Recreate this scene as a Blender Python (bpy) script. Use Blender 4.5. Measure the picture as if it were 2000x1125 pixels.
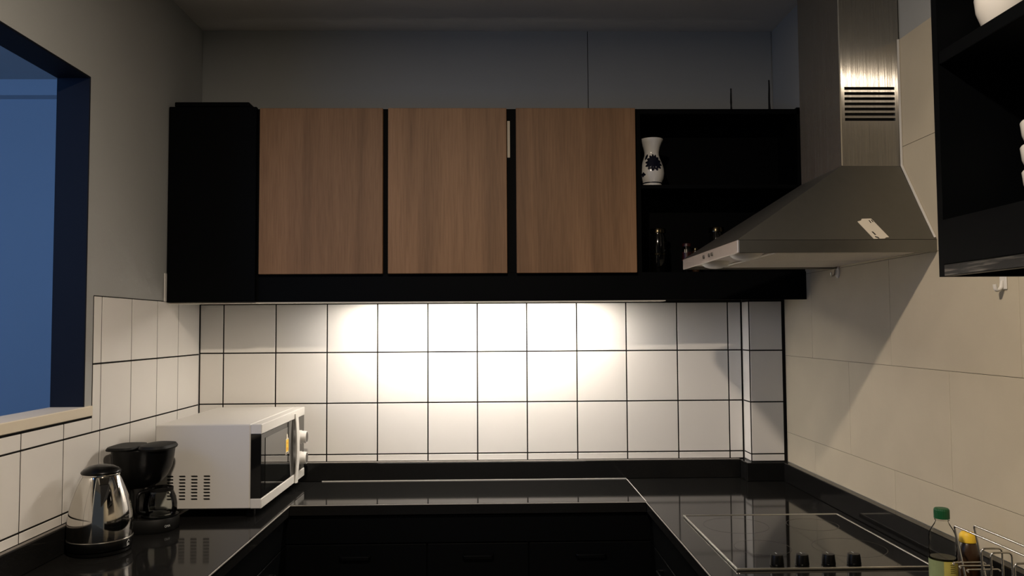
import bpy, bmesh, math, random
from mathutils import Vector, Matrix
random.seed(7)
C = bpy.context.scene.collection
for o in list(bpy.data.objects): bpy.data.objects.remove(o)
PI = math.pi
ZC = 1.49                       # camera height; all coordinates below are written relative to the camera's height
# ------------------------------------------------------------------ camera
F = 1570.0
yv = Vector((967-1000, 640-562.5, F)).normalized()
dv = Vector((.005, 1, 0)); dv = (dv - yv*dv.dot(yv)).normalized()
xv = dv.cross(yv)
# rows of world axes in camera (right, down, forward)
Rm = Matrix(((xv.x, -xv.y, -xv.z), (yv.x, -yv.y, -yv.z), (-dv.x, dv.y, dv.z)))
cam = bpy.data.cameras.new('camera'); cam_o = bpy.data.objects.new('camera', cam); C.objects.link(cam_o)
cam_o.matrix_world = Matrix.Translation((0, 0, ZC)) @ Rm.to_4x4()
cam.sensor_width = 36; cam.lens = F/2000*36; cam.clip_start = .02
sc = bpy.context.scene; sc.camera = cam_o
# ------------------------------------------------------------------ world, lights, exposure
w = bpy.data.worlds.new('world'); sc.world = w; w.use_nodes = True
w.node_tree.nodes['Background'].inputs[0].default_value = (.62, .69, .76, 1)
w.node_tree.nodes['Background'].inputs[1].default_value = .06
sc.view_settings.view_transform = 'Standard'; sc.view_settings.look = 'None'
sc.view_settings.exposure = .12; sc.view_settings.gamma = 1; sc.view_settings.use_curve_mapping = False
def area(name, loc, rot, sx, sy, power, col, shape='RECTANGLE', spread=PI):
    l = bpy.data.lights.new(name, 'AREA'); l.shape = shape; l.size = sx; l.size_y = sy; l.energy = power; l.color = col; l.spread = spread
    o = bpy.data.objects.new(name, l); C.objects.link(o); o.location = (loc[0], loc[1], loc[2]+ZC); o.rotation_euler = rot; return o
area('ceiling_lamp_light', (-.157, .85, 1.185), (0, 0, 0), .11, .11, 40, (1, .84, .67), 'DISK')
area('neighbour_daylight', (-2.3, 1.0, .5), (math.radians(90), 0, 0), 1.3, 1.2, 15, (.20, .44, 1.0))

# ------------------------------------------------------------------ materials
def mat(name, col, rough=.5, metal=0, spec=.5, noise=0, nscale=30, bump=0, bscale=200, aniso=0, coat=0, emit=None, estr=0, brush=0):
    m = bpy.data.materials.new(name); m.use_nodes = True; nt = m.node_tree; b = nt.nodes['Principled BSDF']
    b.inputs['Base Color'].default_value = (*col, 1); b.inputs['Roughness'].default_value = rough
    b.inputs['Metallic'].default_value = metal; b.inputs['Specular IOR Level'].default_value = spec
    b.inputs['Coat Weight'].default_value = coat
    tc = nt.nodes.new('ShaderNodeTexCoord')
    if noise:
        n = nt.nodes.new('ShaderNodeTexNoise'); n.inputs['Scale'].default_value = nscale; n.inputs['Detail'].default_value = 4
        nt.links.new(tc.outputs['Object'], n.inputs['Vector'])
        r = nt.nodes.new('ShaderNodeMixRGB'); r.inputs[1].default_value = (*[c*(1-noise) for c in col], 1); r.inputs[2].default_value = (*[min(1, c*(1+noise)) for c in col], 1)
        nt.links.new(n.outputs['Fac'], r.inputs[0]); nt.links.new(r.outputs[0], b.inputs['Base Color'])
    if bump:
        n2 = nt.nodes.new('ShaderNodeTexNoise'); n2.inputs['Scale'].default_value = bscale; n2.inputs['Detail'].default_value = 3
        nt.links.new(tc.outputs['Object'], n2.inputs['Vector'])
        bp = nt.nodes.new('ShaderNodeBump'); bp.inputs['Strength'].default_value = bump; bp.inputs['Distance'].default_value = .002
        nt.links.new(n2.outputs['Fac'], bp.inputs['Height']); nt.links.new(bp.outputs[0], b.inputs['Normal'])
    if aniso:
        b.inputs['Anisotropic'].default_value = aniso
        tg = nt.nodes.new('ShaderNodeTangent'); tg.direction_type = 'RADIAL'; tg.axis = 'Z'; b.inputs['Anisotropic Rotation'].default_value = 0
        nt.links.new(tg.outputs[0], b.inputs['Tangent'])
    if brush:                                        # vertical brushing: fine grooves that run along Z
        mp = nt.nodes.new('ShaderNodeMapping'); mp.inputs['Scale'].default_value = (3200, 3200, 2); nt.links.new(tc.outputs['Object'], mp.inputs[0])
        n3 = nt.nodes.new('ShaderNodeTexNoise'); n3.inputs['Scale'].default_value = 1; n3.inputs['Detail'].default_value = 2; nt.links.new(mp.outputs[0], n3.inputs['Vector'])
        b3 = nt.nodes.new('ShaderNodeBump'); b3.inputs['Strength'].default_value = brush; b3.inputs['Distance'].default_value = .0005
        nt.links.new(n3.outputs['Fac'], b3.inputs['Height']); nt.links.new(b3.outputs[0], b.inputs['Normal'])
    if emit:
        b.inputs['Emission Color'].default_value = (*emit, 1); b.inputs['Emission Strength'].default_value = estr
    return m
def wood_mat():
    m = bpy.data.materials.new('wood_laminate'); m.use_nodes = True; nt = m.node_tree; b = nt.nodes['Principled BSDF']
    L = nt.links.new
    tc = nt.nodes.new('ShaderNodeTexCoord'); oi = nt.nodes.new('ShaderNodeObjectInfo')
    ad = nt.nodes.new('ShaderNodeVectorMath'); ad.operation = 'ADD'
    mu = nt.nodes.new('ShaderNodeMath'); mu.operation = 'MULTIPLY'; mu.inputs[1].default_value = 9
    L(oi.outputs['Random'], mu.inputs[0]); L(tc.outputs['Object'], ad.inputs[0]); L(mu.outputs[0], ad.inputs[1])
    mp = nt.nodes.new('ShaderNodeMapping'); mp.inputs['Scale'].default_value = (9, 9, .5); L(ad.outputs[0], mp.inputs[0])
    n = nt.nodes.new('ShaderNodeTexNoise'); n.inputs['Scale'].default_value = 1; n.inputs['Detail'].default_value = 5; n.inputs['Distortion'].default_value = .5; L(mp.outputs[0], n.inputs['Vector'])
    mp2 = nt.nodes.new('ShaderNodeMapping'); mp2.inputs['Scale'].default_value = (260, 260, 9); L(ad.outputs[0], mp2.inputs[0])
    n2 = nt.nodes.new('ShaderNodeTexNoise'); n2.inputs['Scale'].default_value = 1; n2.inputs['Detail'].default_value = 3; L(mp2.outputs[0], n2.inputs['Vector'])
    cr = nt.nodes.new('ShaderNodeValToRGB'); cr.color_ramp.elements[0].position = .25; cr.color_ramp.elements[1].position = .75
    cr.color_ramp.elements[0].color = (.15, .08, .038, 1); cr.color_ramp.elements[1].color = (.385, .215, .108, 1)
    L(n.outputs['Fac'], cr.inputs[0])
    cr2 = nt.nodes.new('ShaderNodeValToRGB'); cr2.color_ramp.elements[0].position = .3; cr2.color_ramp.elements[1].position = .6
    cr2.color_ramp.elements[0].color = (.80, .78, .76, 1); cr2.color_ramp.elements[1].color = (1, 1, 1, 1); L(n2.outputs['Fac'], cr2.inputs[0])
    mx = nt.nodes.new('ShaderNodeMixRGB'); mx.blend_type = 'MULTIPLY'; mx.inputs[0].default_value = 1
    L(cr.outputs[0], mx.inputs[1]); L(cr2.outputs[0], mx.inputs[2]); L(mx.outputs[0], b.inputs['Base Color'])
    b.inputs['Roughness'].default_value = .55; b.inputs['Specular IOR Level'].default_value = .3
    return m
def clear_mat(name, tint=(1, 1, 1), ior=1.3, rough=.02):
    m = bpy.data.materials.new(name); m.use_nodes = True; nt = m.node_tree; nt.nodes.clear(); L = nt.links.new
    out = nt.nodes.new('ShaderNodeOutputMaterial'); t = nt.nodes.new('ShaderNodeBsdfTransparent'); t.inputs[0].default_value = (*tint, 1)
    g = nt.nodes.new('ShaderNodeBsdfGlossy'); g.inputs['Roughness'].default_value = rough
    fr = nt.nodes.new('ShaderNodeFresnel'); fr.inputs[0].default_value = ior
    mx = nt.nodes.new('ShaderNodeMixShader'); L(fr.outputs[0], mx.inputs[0]); L(t.outputs[0], mx.inputs[1]); L(g.outputs[0], mx.inputs[2]); L(mx.outputs[0], out.inputs[0])
    return m
def speckle_mat():
    m = mat('black_granite', (.012, .012, .012), .07, spec=.13); nt = m.node_tree; b = nt.nodes['Principled BSDF']; L = nt.links.new
    tc = nt.nodes.new('ShaderNodeTexCoord'); v = nt.nodes.new('ShaderNodeTexVoronoi'); v.inputs['Scale'].default_value = 420; L(tc.outputs['Object'], v.inputs['Vector'])
    cr = nt.nodes.new('ShaderNodeValToRGB'); cr.color_ramp.elements[0].position = .0; cr.color_ramp.elements[0].color = (.055, .055, .05, 1)
    cr.color_ramp.elements[1].position = .22; cr.color_ramp.elements[1].color = (.009, .0088, .0085, 1); L(v.outputs['Distance'], cr.inputs[0]); L(cr.outputs[0], b.inputs['Base Color'])
    return m
def worn_black_mat():
    m = mat('worn_black_paint', (.0015, .0018, .002), .45); nt = m.node_tree; b = nt.nodes['Principled BSDF']; L = nt.links.new
    tc = nt.nodes.new('ShaderNodeTexCoord'); mp = nt.nodes.new('ShaderNodeMapping'); mp.inputs['Scale'].default_value = (90, 9, 160); L(tc.outputs['Object'], mp.inputs[0])
    n = nt.nodes.new('ShaderNodeTexNoise'); n.inputs['Scale'].default_value = 1; n.inputs['Detail'].default_value = 4; L(mp.outputs[0], n.inputs['Vector'])
    cr = nt.nodes.new('ShaderNodeValToRGB'); cr.color_ramp.elements[0].position = .52; cr.color_ramp.elements[0].color = (.0015, .0018, .002, 1)
    cr.color_ramp.elements[1].position = .72; cr.color_ramp.elements[1].color = (.20, .19, .17, 1); L(n.outputs['Fac'], cr.inputs[0]); L(cr.outputs[0], b.inputs['Base Color'])
    return m
M = dict(
    paint=mat('grey_wall_paint', (.40, .41, .40), .85, spec=.2, noise=.05, nscale=3, bump=.15, bscale=120),
    ceil=mat('ceiling_paint', (.60, .58, .55), .9, spec=.2, noise=.04, nscale=2),
    tile=mat('glazed_white_tile', (.79, .765, .725), .34, spec=.45, noise=.025, nscale=6),
    beige=mat('beige_painted_tile', (.55, .49, .375), .62, spec=.3, noise=.09, nscale=7, bump=.1, bscale=60),
    grout=mat('black_grout', (.008, .007, .006), .9, spec=.2),
    joint=mat('painted_joint', (.15, .13, .10), .9, spec=.2),
    black=mat('black_cabinet_paint', (.0011, .0015, .0020), .6, spec=.06, noise=.2, nscale=12),
    blackgloss=mat('black_lacquer', (.002, .0023, .0026), .35, spec=.15),
    worn=worn_black_mat(), wood=wood_mat(), granite=speckle_mat(),
    pale=mat('raw_pale_edge', (.62, .58, .5), .7), white=mat('white_plastic', (.74, .72, .68), .4),
    mwwhite=mat('white_enamel', (.66, .64, .60), .33, spec=.5, noise=.02, nscale=4),
    navy=mat('navy_jamb_paint', (.004, .006, .012), .7, spec=.2, bump=.2, bscale=60),
    sill=mat('beige_sill_stone', (.74, .66, .52), .6, noise=.05, nscale=10),
    far=mat('pale_far_wall', (.62, .64, .66), .9, spec=.1, noise=.03, nscale=3),
    floor=mat('dark_floor', (.06, .055, .05), .6, noise=.2, nscale=5),
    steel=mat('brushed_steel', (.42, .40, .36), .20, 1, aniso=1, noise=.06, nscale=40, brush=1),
    rimsteel=mat('rim_steel_lit', (.66, .60, .54), .45, .6, noise=.05, nscale=40),
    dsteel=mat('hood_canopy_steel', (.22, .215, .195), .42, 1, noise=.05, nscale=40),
    chrome=mat('polished_steel', (.68, .66, .62), .07, 1), wire=mat('wire_chrome', (.62, .60, .56), .22, 1),
    trimsteel=mat('hob_trim_steel', (.75, .73, .68), .28, 1),
    filt=mat('filter_mesh_aluminium', (.84, .80, .73), .45, .0, noise=.1, nscale=300),
    lens=mat('lamp_lens', (.78, .75, .68), .3, spec=.5),
    dark=mat('black_plastic', (.0022, .0022, .0022), .28, spec=.22), darkmatte=mat('black_matte_plastic', (.0045, .0045, .0042), .55, spec=.2, noise=.2, nscale=60),
    slot=mat('slot_darkness', (.004, .004, .004), .8), bglass=mat('black_glass', (.006, .006, .006), .04, spec=.6),
    hobglass=mat('ceramic_hob_glass', (.007, .0065, .006), .05, spec=.3),
    ring=mat('hob_zone_print', (.035, .032, .03), .25), doorglass=mat('door_glass', (.012, .012, .011), .05, spec=.7, coat=.6),
    grey=mat('grey_panel', (.075, .07, .062), .4), yellow=mat('yellow_print', (.85, .55, .03), .5), paper=mat('paper', (.66, .60, .50), .8),
    ink=mat('dark_ink', (.02, .018, .016), .8), orange=mat('orange_print', (.75, .3, .02), .5), red=mat('red_print', (.42, .03, .02), .5),
    porcelain=mat('porcelain', (.72, .70, .66), .15), navyink=mat('navy_glaze', (.006, .007, .016), .2),
    green=mat('green_cap', (.004, .075, .022), .45, noise=.1), clear=clear_mat('clear_plastic', (.97, .97, .95), 1.09), glass=clear_mat('clear_glass', (.90, .92, .90), 1.45),
    liquid=clear_mat('pale_liquid', (.72, .70, .42), 1.2), label=mat('label_film', (.50, .44, .10), .5, noise=.25, nscale=50), label2=mat('label_film_green', (.22, .27, .13), .5, noise=.2, nscale=50),
    brown=mat('brown_sauce', (.035, .016, .006), .3), brass=mat('brass_lid', (.07, .058, .036), .2, 1), darkglass=mat('dark_glass_jar', (.002, .002, .0018), .08, spec=.4),
    redjar=mat('red_label', (.03, .003, .0025), .4), whitemark=mat('light_grey_print', (.60, .62, .62), .5), drip=mat('drip_stain', (.012, .012, .013), .8),
    led=mat('led_diffuser', (.9, .9, .9), .5, emit=(1, .91, .80), estr=82),
    lit_top=mat('grey_lit_top', (.17, .155, .14), .85, noise=.25, nscale=40), edge=mat('edge_highlight', (.36, .34, .31), .35),  # pale tones painted as light on upstand tops and worktop edges
    caulk=mat('white_caulk', (.62, .60, .56), .6),
)
# ------------------------------------------------------------------ builders
W = {}
def finish(o, smooth=None):
    if smooth is not None:
        for p in o.data.polygons: p.use_smooth = True
        o.data.set_sharp_from_angle(angle=math.radians(smooth))
def obj(name, bm, m, parent=None, label=None, smooth=None, kind=None, cat=None, group=None):
    off = W[parent.name] if parent else Vector((0, 0, 0))
    for v in bm.verts: v.co -= off
    if not parent:                                   # top-level mesh: origin at its base
        xs = [v.co for v in bm.verts]
        c = Vector(((min(p.x for p in xs)+max(p.x for p in xs))/2, (min(p.y for p in xs)+max(p.y for p in xs))/2, min(p.z for p in xs)))
        for v in bm.verts: v.co -= c
    me = bpy.data.meshes.new(name); bm.to_mesh(me); bm.free()
    for mm in (m if isinstance(m, (list, tuple)) else [m]): me.materials.append(mm)
    o = bpy.data.objects.new(name, me); C.objects.link(o)
    if parent: o.parent = parent; W[o.name] = off.copy()
    else: o.location = c + Vector((0, 0, ZC)); W[o.name] = c.copy()
    tag(o, label, cat, group, kind); finish(o, smooth); return o
def tag(o, label=None, cat=None, group=None, kind=None):
    if label: o['label'] = label
    if cat: o['category'] = cat
    if group: o['group'] = group
    if kind: o['kind'] = kind
def thing(name, label, cat, loc, group=None):
    o = bpy.data.objects.new(name, None); C.objects.link(o); o.empty_display_size = .05
    o.location = (loc[0], loc[1], loc[2]+ZC); W[o.name] = Vector(loc); tag(o, label, cat, group); return o
def copy_tree(o, loc, label=None, parent=None):
    c = o.copy(); C.objects.link(c)
    if parent: c.parent = parent
    else: c.location = (loc[0], loc[1], loc[2]+ZC); W[c.name] = Vector(loc)
    if label: c['label'] = label
    for ch in list(o.children): copy_tree(ch, loc, None, c)
    return c
def box(bm, x0, x1, y0, y1, z0, z1, bev=0, seg=1):
    r = bmesh.ops.create_cube(bm, size=1)
    vs = r['verts']
    for v in vs: v.co = Vector(((x0+x1)/2+v.co.x*(x1-x0), (y0+y1)/2+v.co.y*(y1-y0), (z0+z1)/2+v.co.z*(z1-z0)))
    if bev:
        es = list({e for v in vs for e in v.link_edges})
        bmesh.ops.bevel(bm, geom=es, offset=bev, segments=seg, affect='EDGES', profile=.5)
    return bm
def B(*a, **k): return box(bmesh.new(), *a, **k)
TILE_CACHE = {}
def tile(name, x0, x1, y0, y1, z0, z1, m, parent, bev=.0012):
    """a box piece that shares its mesh with equal pieces"""
    d = (round(x1-x0, 4), round(y1-y0, 4), round(z1-z0, 4), m.name)
    if d not in TILE_CACHE:
        bm = B(-d[0]/2, d[0]/2, -d[1]/2, d[1]/2, -d[2]/2, d[2]/2, bev=bev)
        me = bpy.data.meshes.new(name); bm.to_mesh(me); bm.free(); me.materials.append(m); TILE_CACHE[d] = me
    o = bpy.data.objects.new(name, TILE_CACHE[d]); C.objects.link(o)
    c = Vector(((x0+x1)/2, (y0+y1)/2, (z0+z1)/2)); off = W[parent.name]
    o.parent = parent; o.location = c-off; W[o.name] = c; return o
def lathe(bm, prof, c=(0, 0, 0), seg=40, cap=True):
    rings = []
    for r, z in prof:
        if r < 1e-5: rings.append([bm.verts.new((c[0], c[1], c[2]+z))])
        else: rings.append([bm.verts.new((c[0]+r*math.cos(2*PI*i/seg), c[1]+r*math.sin(2*PI*i/seg), c[2]+z)) for i in range(seg)])
    for a, b in zip(rings, rings[1:]):
        for i in range(seg):
            j = (i+1) % seg
            if len(a) == 1 and len(b) == 1: continue
            if len(a) == 1: bm.faces.new((a[0], b[j], b[i]))
            elif len(b) == 1: bm.faces.new((a[i], a[j], b[0]))
            else: bm.faces.new((a[i], a[j], b[j], b[i]))
    if cap:
        if len(rings[0]) > 1: bm.faces.new(list(reversed(rings[0])))
        if len(rings[-1]) > 1: bm.faces.new(rings[-1])
    bmesh.ops.recalc_face_normals(bm, faces=bm.faces); return bm
def Lt(*a, **k): return lathe(bmesh.new(), *a, **k)
def loft(bm, rings, cap=True):
    vr = [[bm.verts.new(p) for p in r] for r in rings]; n = len(vr[0])
    for a, b in zip(vr, vr[1:]):
        for i in range(n): bm.faces.new((a[i], a[(i+1) % n], b[(i+1) % n], b[i]))
    if cap: bm.faces.new(list(reversed(vr[0]))); bm.faces.new(vr[-1])
    bmesh.ops.recalc_face_normals(bm, faces=bm.faces); return bm
def tube(bm, pts, r, seg=8, closed=False):
    pts = [Vector(p) for p in pts]; n = len(pts); rings = []; prev = None
    for i, p in enumerate(pts):
        a = pts[i-1] if i or closed else p; b = pts[(i+1) % n] if i < n-1 or closed else p
        t = (b-a).normalized()
        u = prev - t*prev.dot(t) if prev else t.orthogonal()
        u.normalize(); prev = u; v = t.cross(u)
        rings.append([bm.verts.new(p+u*r*math.cos(2*PI*k/seg)+v*r*math.sin(2*PI*k/seg)) for k in range(seg)])
    prs = list(zip(rings, rings[1:])) + ([(rings[-1], rings[0])] if closed else [])
    for a, b in prs:
        for i in range(seg): bm.faces.new((a[i], a[(i+1) % seg], b[(i+1) % seg], b[i]))
    if not closed: bm.faces.new(list(reversed(rings[0]))); bm.faces.new(rings[-1])
    bmesh.ops.recalc_face_normals(bm, faces=bm.faces); return bm
def fillet(pts, r, n=4):
    """round the inner corners of a polyline"""
    pts = [Vector(p) for p in pts]; out = [pts[0]]
    for a, p, b in zip(pts, pts[1:], pts[2:]):
        u = (a-p); v = (b-p); rr = min(r, u.length*.45, v.length*.45); u.normalize(); v.normalize()
        s, e = p+u*rr, p+v*rr
        for k in range(n+1):
            t = k/n; out.append((1-t)**2*s+2*t*(1-t)*p+t*t*e)
    out.append(pts[-1]); return out
def prism(bm, poly, axis, d0, d1):
    """extrude a 2-D outline along axis 'x','y' or 'z'"""
    def P(a, b, d): return {'x': (d, a, b), 'y': (a, d, b), 'z': (a, b, d)}[axis]
    return loft(bm, [[P(a, b, d0) for a, b in poly], [P(a, b, d1) for a, b in poly]])
def stadium(cx, cz, L, h, n=5):
    r = h/2; pts = []
    for k in range(n+1): t = -PI/2+PI*k/n; pts.append((cx+L/2-r+r*math.cos(t), cz+r*math.sin(t)))
    for k in range(n+1): t = PI/2+PI*k/n; pts.append((cx-L/2+r+r*math.cos(t), cz+r*math.sin(t)))
    return pts
def cut(bm, cbm):
    """boolean: bm minus cbm, returned as a new bmesh"""
    ms = []
    for b in (bm, cbm):
        bmesh.ops.recalc_face_normals(b, faces=b.faces)
        me = bpy.data.meshes.new('tmp'); b.to_mesh(me); b.free(); ms.append(bpy.data.objects.new('tmp', me))
    for o in ms: C.objects.link(o)
    md = ms[0].modifiers.new('b', 'BOOLEAN'); md.operation = 'DIFFERENCE'; md.object = ms[1]; md.solver = 'EXACT'
    dg = bpy.context.evaluated_depsgraph_get(); dg.update()
    me = bpy.data.meshes.new_from_object(ms[0].evaluated_get(dg))
    out = bmesh.new(); out.from_mesh(me); bpy.data.meshes.remove(me)
    for o in ms:
        d = o.data; bpy.data.objects.remove(o); bpy.data.meshes.remove(d)
    return out
def text_bm(s, size, to):
    """flat lettering; to(x, y) places it in space"""
    cu = bpy.data.curves.new('t', 'FONT'); cu.body = s; cu.size = size; cu.align_x = 'CENTER'; cu.resolution_u = 3
    o = bpy.data.objects.new('t', cu); C.objects.link(o); dg = bpy.context.evaluated_depsgraph_get(); dg.update()
    me = bpy.data.meshes.new_from_object(o.evaluated_get(dg)); bm = bmesh.new(); bm.from_mesh(me)
    for v in bm.verts: v.co = Vector(to(v.co.x, v.co.y))
    bpy.data.objects.remove(o); bpy.data.curves.remove(cu); bpy.data.meshes.remove(me); return bm

XL, XR, D = -1.173, 1.137, 3.22       # faces of the left, right and back walls
CT = -.598                            # top of the worktop
CEIL = 1.207; FLOOR = -ZC; US = -.527 # US: top of the granite upstand
YN = -.9                              # where the room is left open, behind the camera
# ------------------------------------------------------------------ setting
obj('floor', B(-3.6, XR+.15, YN, 4.1, FLOOR-.1, FLOOR), M['floor'], kind='structure')
obj('ceiling', B(-3.6, XR+.15, YN, 4.1, CEIL, CEIL+.1), M['ceil'], kind='structure')
wb = obj('wall_back', B(XL-.003, XR+.1, D+.003, D+.12, FLOOR, CEIL), M['paint'], kind='structure')
W0, W1, WZ0, WZ1 = 1.15, 2.337, -.247, .738      # pass-through opening in the left wall
WT = .095
bm = bmesh.new()
for a in ((W1, D+.12, FLOOR, CEIL), (YN, W0, FLOOR, CEIL), (W0, W1, FLOOR, WZ0), (W0, W1, WZ1, CEIL)): box(bm, XL-WT, XL-.003, *a)
wl = obj('wall_left', bm, M['paint'], kind='structure')
wr = obj('wall_right', B(XR+.004, XR+.15, YN, D+.12, FLOOR, CEIL), M['paint'], kind='structure')
# neighbouring room seen through the opening
obj('wall_beyond', B(-3.6, XL-WT, 3.93, 4.05, FLOOR, CEIL), M['far'], kind='structure')
obj('trim_2', B(-3.6, XL-WT, 3.86, 3.93, 1.13, CEIL), M['far'], kind='structure')
obj('wall_outer', B(-3.7, -3.6, YN, 4.1, FLOOR, CEIL), M['far'], kind='structure')
# pillar in the right corner
pil = obj('trim_1', B(.998, XR+.003, 3.140, D+.003, FLOOR, .79), M['paint'], kind='structure')
# navy lining of the opening, with its stone sill
win = bpy.data.objects.new('window_1', None); C.objects.link(win); win.location = (XL-WT/2, (W0+W1)/2, WZ0+ZC); W[win.name] = Vector((XL-WT/2, (W0+W1)/2, WZ0)); win['kind'] = 'structure'
obj('jamb', B(XL-WT-.002, XL-.001, W1-.006, W1, WZ0, WZ1, bev=.0015), M['navy'], win)
obj('jamb', B(XL-WT-.002, XL-.001, W0, W0+.006, WZ0, WZ1, bev=.0015), M['navy'], win)
obj('lintel', B(XL-WT-.002, XL-.001, W0+.006, W1-.006, WZ1-.006, WZ1, bev=.0015), M['navy'], win)
obj('sill', B(XL-WT-.004, XL+.006, W0+.006, W1+.034, WZ0-.001, -.219, bev=.002), M['sill'], win)
# back wall: tiles with black grout between
G = .0025
rows = [(US+.001, -.497), (-.497, -.2955), (-.2955, -.095), (-.095, .0985)]
cols = [XL+.002, -1.0775, -.8715, -.6685, -.4685, -.2685, -.0715, .1265, .3265, .5255, .7305, .936, .990]
obj('grout', B(XL, .994, D+.0015, D+.0028, US, .13), M['grout'], wb)
for z0, z1 in rows:
    for a, b in zip(cols, cols[1:]):
        tile('tile', a+G, b-G, D, D+.002, z0+G, z1-G, M['tile'], wb, .0006)
for a, b in ((XL, .3815), (.3845, .9955)):                  # painted boards above the wall cabinet, hairline joint between
    obj('wall_panel', B(a, b, D, D+.0028, .135, CEIL-.0005), M['paint'], wb)
obj('wall_panel', B(.9955, XR-.0002, D, D+.0028, .7905, CEIL-.0005), M['paint'], wb)
obj('panel_joint', B(.3817, .3843, D+.0008, D+.0028, .135, CEIL-.0005), M['drip'], wb)
# pillar tiles
obj('grout', B(.9965, XR, 3.1375, 3.1398, US, .13), M['grout'], pil)
obj('grout', B(.9955, .9978, 3.1398, D, US, .13), M['grout'], pil)
for z0, z1 in rows:
    tile('tile', .9985, 1.124, 3.136, 3.138, z0+G, z1-G, M['tile'], pil, .0006)
    tile('tile', .994, .996, 3.1405, D-.002, z0+G, z1-G, M['tile'], pil, .0006)
for x in (.969, 1.126):                                     # dark drips above the cabinet
    bm = bmesh.new(); random.seed(int(x*100))
    yy = D-.0003
    pts = []
    h = .115 if x < 1 else .15
    for k in range(9): pts.append((x-.004-random.random()*.004*(1-k/9), (.855+h*k/8)))
    for k in range(8, -1, -1): pts.append((x+.001+random.random()*.005*(1-k/9), (.855+h*k/8)))
    prism(bm, pts, 'y', yy-.0008, yy+.0004)
    obj('drip_stain', bm, M['drip'], wb)
# left wall tiles
obj('grout', B(XL-.0028, XL-.0015, YN+.3, D, US, WZ0-.001), M['grout'], wl)
obj('grout', B(XL-.0028, XL-.0015, W1+.042, D, WZ0-.001, .102), M['grout'], wl)
lcols = [D-.0015, 3.009, 2.8235, 2.6255, 2.4265, 2.2265, 2.029, 1.828, 1.627, 1.426, 1.225, 1.024, .823, .622, .421]
lrows = [(US+.001, -.4975), (-.4975, -.297), (-.297, -.099), (-.099, .1015)]
for i, (z0, z1) in enumerate(lrows):
    for b, a in zip(lcols, lcols[1:]):
        zz1 = z1
        if i >= 2 and a < W1+.042:
            if b <= W1+.042:
                if i == 3: continue
                zz1 = WZ0-.006
            else:                                              # the tile beside the opening is cut to an upright strip and a low piece
                tile('tile', XL-.002, XL, W1+.0435, b-G, z0+G, z1-G, M['tile'], wl, .0006)
                if i == 2: tile('tile', XL-.002, XL, a+G, W1+.0405, z0+G, WZ0-.006-G, M['tile'], wl, .0006)
                continue
        tile('tile', XL-.002, XL, a+G, b-G, z0+G, zz1-G, M['tile'], wl, .0006)
# right wall: beige painted tiles in running bond
obj('grout', B(XR+.0012, XR+.0032, YN+.3, 3.14, US, .80), M['joint'], wr)
zs = [US, -.4128, -.1157, .19, .4965, .801]
for i, (z0, z1) in enumerate(zip(zs, zs[1:])):
    st = 2.8638 if i % 2 == 0 else 2.5727
    if i == 2: st = 2.2924
    st += .573*2
    y = st
    while y > -.6:
        a, b = max(y-.573, -.6), min(y, 3.136)
        if b-a > .02: tile('tile', XR, XR+.002, a+.0006, b-.0006, z0+.0006, z1-.0006, M['beige'], wr, .0004)
        y -= .573
# ------------------------------------------------------------------ worktops and base cabinets
def slab(parent, outline, bev):
    bm = bmesh.new(); prism(bm, outline, 'z', CT-.035, CT)
    bmesh.ops.bevel(bm, geom=[e for e in bm.edges if abs(e.verts[0].co.z-CT) < 1e-6 and abs(e.verts[1].co.z-CT) < 1e-6], offset=bev, segments=2, affect='EDGES')
    obj('slab', bm, M['granite'], parent)
XJ = .5145
EB = CT-.0028
cl = thing('countertop', 'glossy black granite worktop along the left wall under the kettle and microwave', 'countertop', (-.937, 1.7, CT-.035))
slab(cl, [(XL+.001, .2), (-.7002, .2), (-.7002, D-.001), (XL+.001, D-.001)], .0012)
ct = thing('countertop', 'glossy black granite worktop along the tiled back wall between the two side worktops', 'countertop', (-.085, 2.99, CT-.035))
slab(ct, [(-.6998, 2.777), (XJ, 2.777), (XJ, D-.001), (-.6998, D-.001)], .0012)
obj('caulk', B(-.68, XJ-.001, D-.0285, D-.0265, CT+.0002, CT+.003), M['caulk'], ct)
obj('front_edge_highlight', B(-.697, XJ-.002, 2.7745, 2.7768, EB, CT-.0003), M['edge'], ct, label='pale strip painted as the highlight along the front edge')  # added pale strip stands in for the bright line on the bevel
obj('front_edge_highlight', B(-.7000, -.6972, .2, 2.774, EB, CT-.0003), M['edge'], cl, label='pale strip painted as the highlight along the front edge')
cr = thing('countertop', 'glossy black granite worktop on the right carrying the ceramic hob', 'countertop', (.83, 1.7, CT-.035))
slab(cr, [(XJ+.0006, .2), (XR-.001, .2), (XR-.001, 3.135), (.9935, 3.135), (.9935, D-.001), (XJ+.0006, D-.001)], .0015)
obj('front_edge_highlight', B(XJ-.0018, XJ+.0005, .2, 2.774, EB, CT-.0003), M['edge'], cr, label='pale strip painted as the highlight along the front edge')
obj('caulk', B(XJ-.0008, XJ+.0014, 2.779, D-.03, CT-.0005, CT+.0008), M['caulk'], cr)
def upstand(label, *a):
    o = obj('granite_upstand', B(*a, CT+.0002, US, bev=.002), M['granite']); tag(o, label, 'upstand'); return o
u_ = upstand('black granite upstand strip along the foot of the left tiled wall', XL+.0005, XL+.0165, .2, D-.0005)
obj('lit_top_strip', B(XL+.0005, XL+.012, .2, D-.03, US+.0002, US+.0016), M['lit_top'], u_)  # added grey strip carries the lamp-lit tone of the upstand top
u_ = upstand('black granite upstand strip along the foot of the tiled back wall', XL+.017, .9685, D-.026, D-.0005)
obj('lit_top_strip', B(XL+.02, .9685, D-.022, D-.0005, US+.0002, US+.0016), M['lit_top'], u_)
upstand('black granite upstand strip along the foot of the beige right wall', XR-.0255, XR-.0005, .2, 3.1075)
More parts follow.
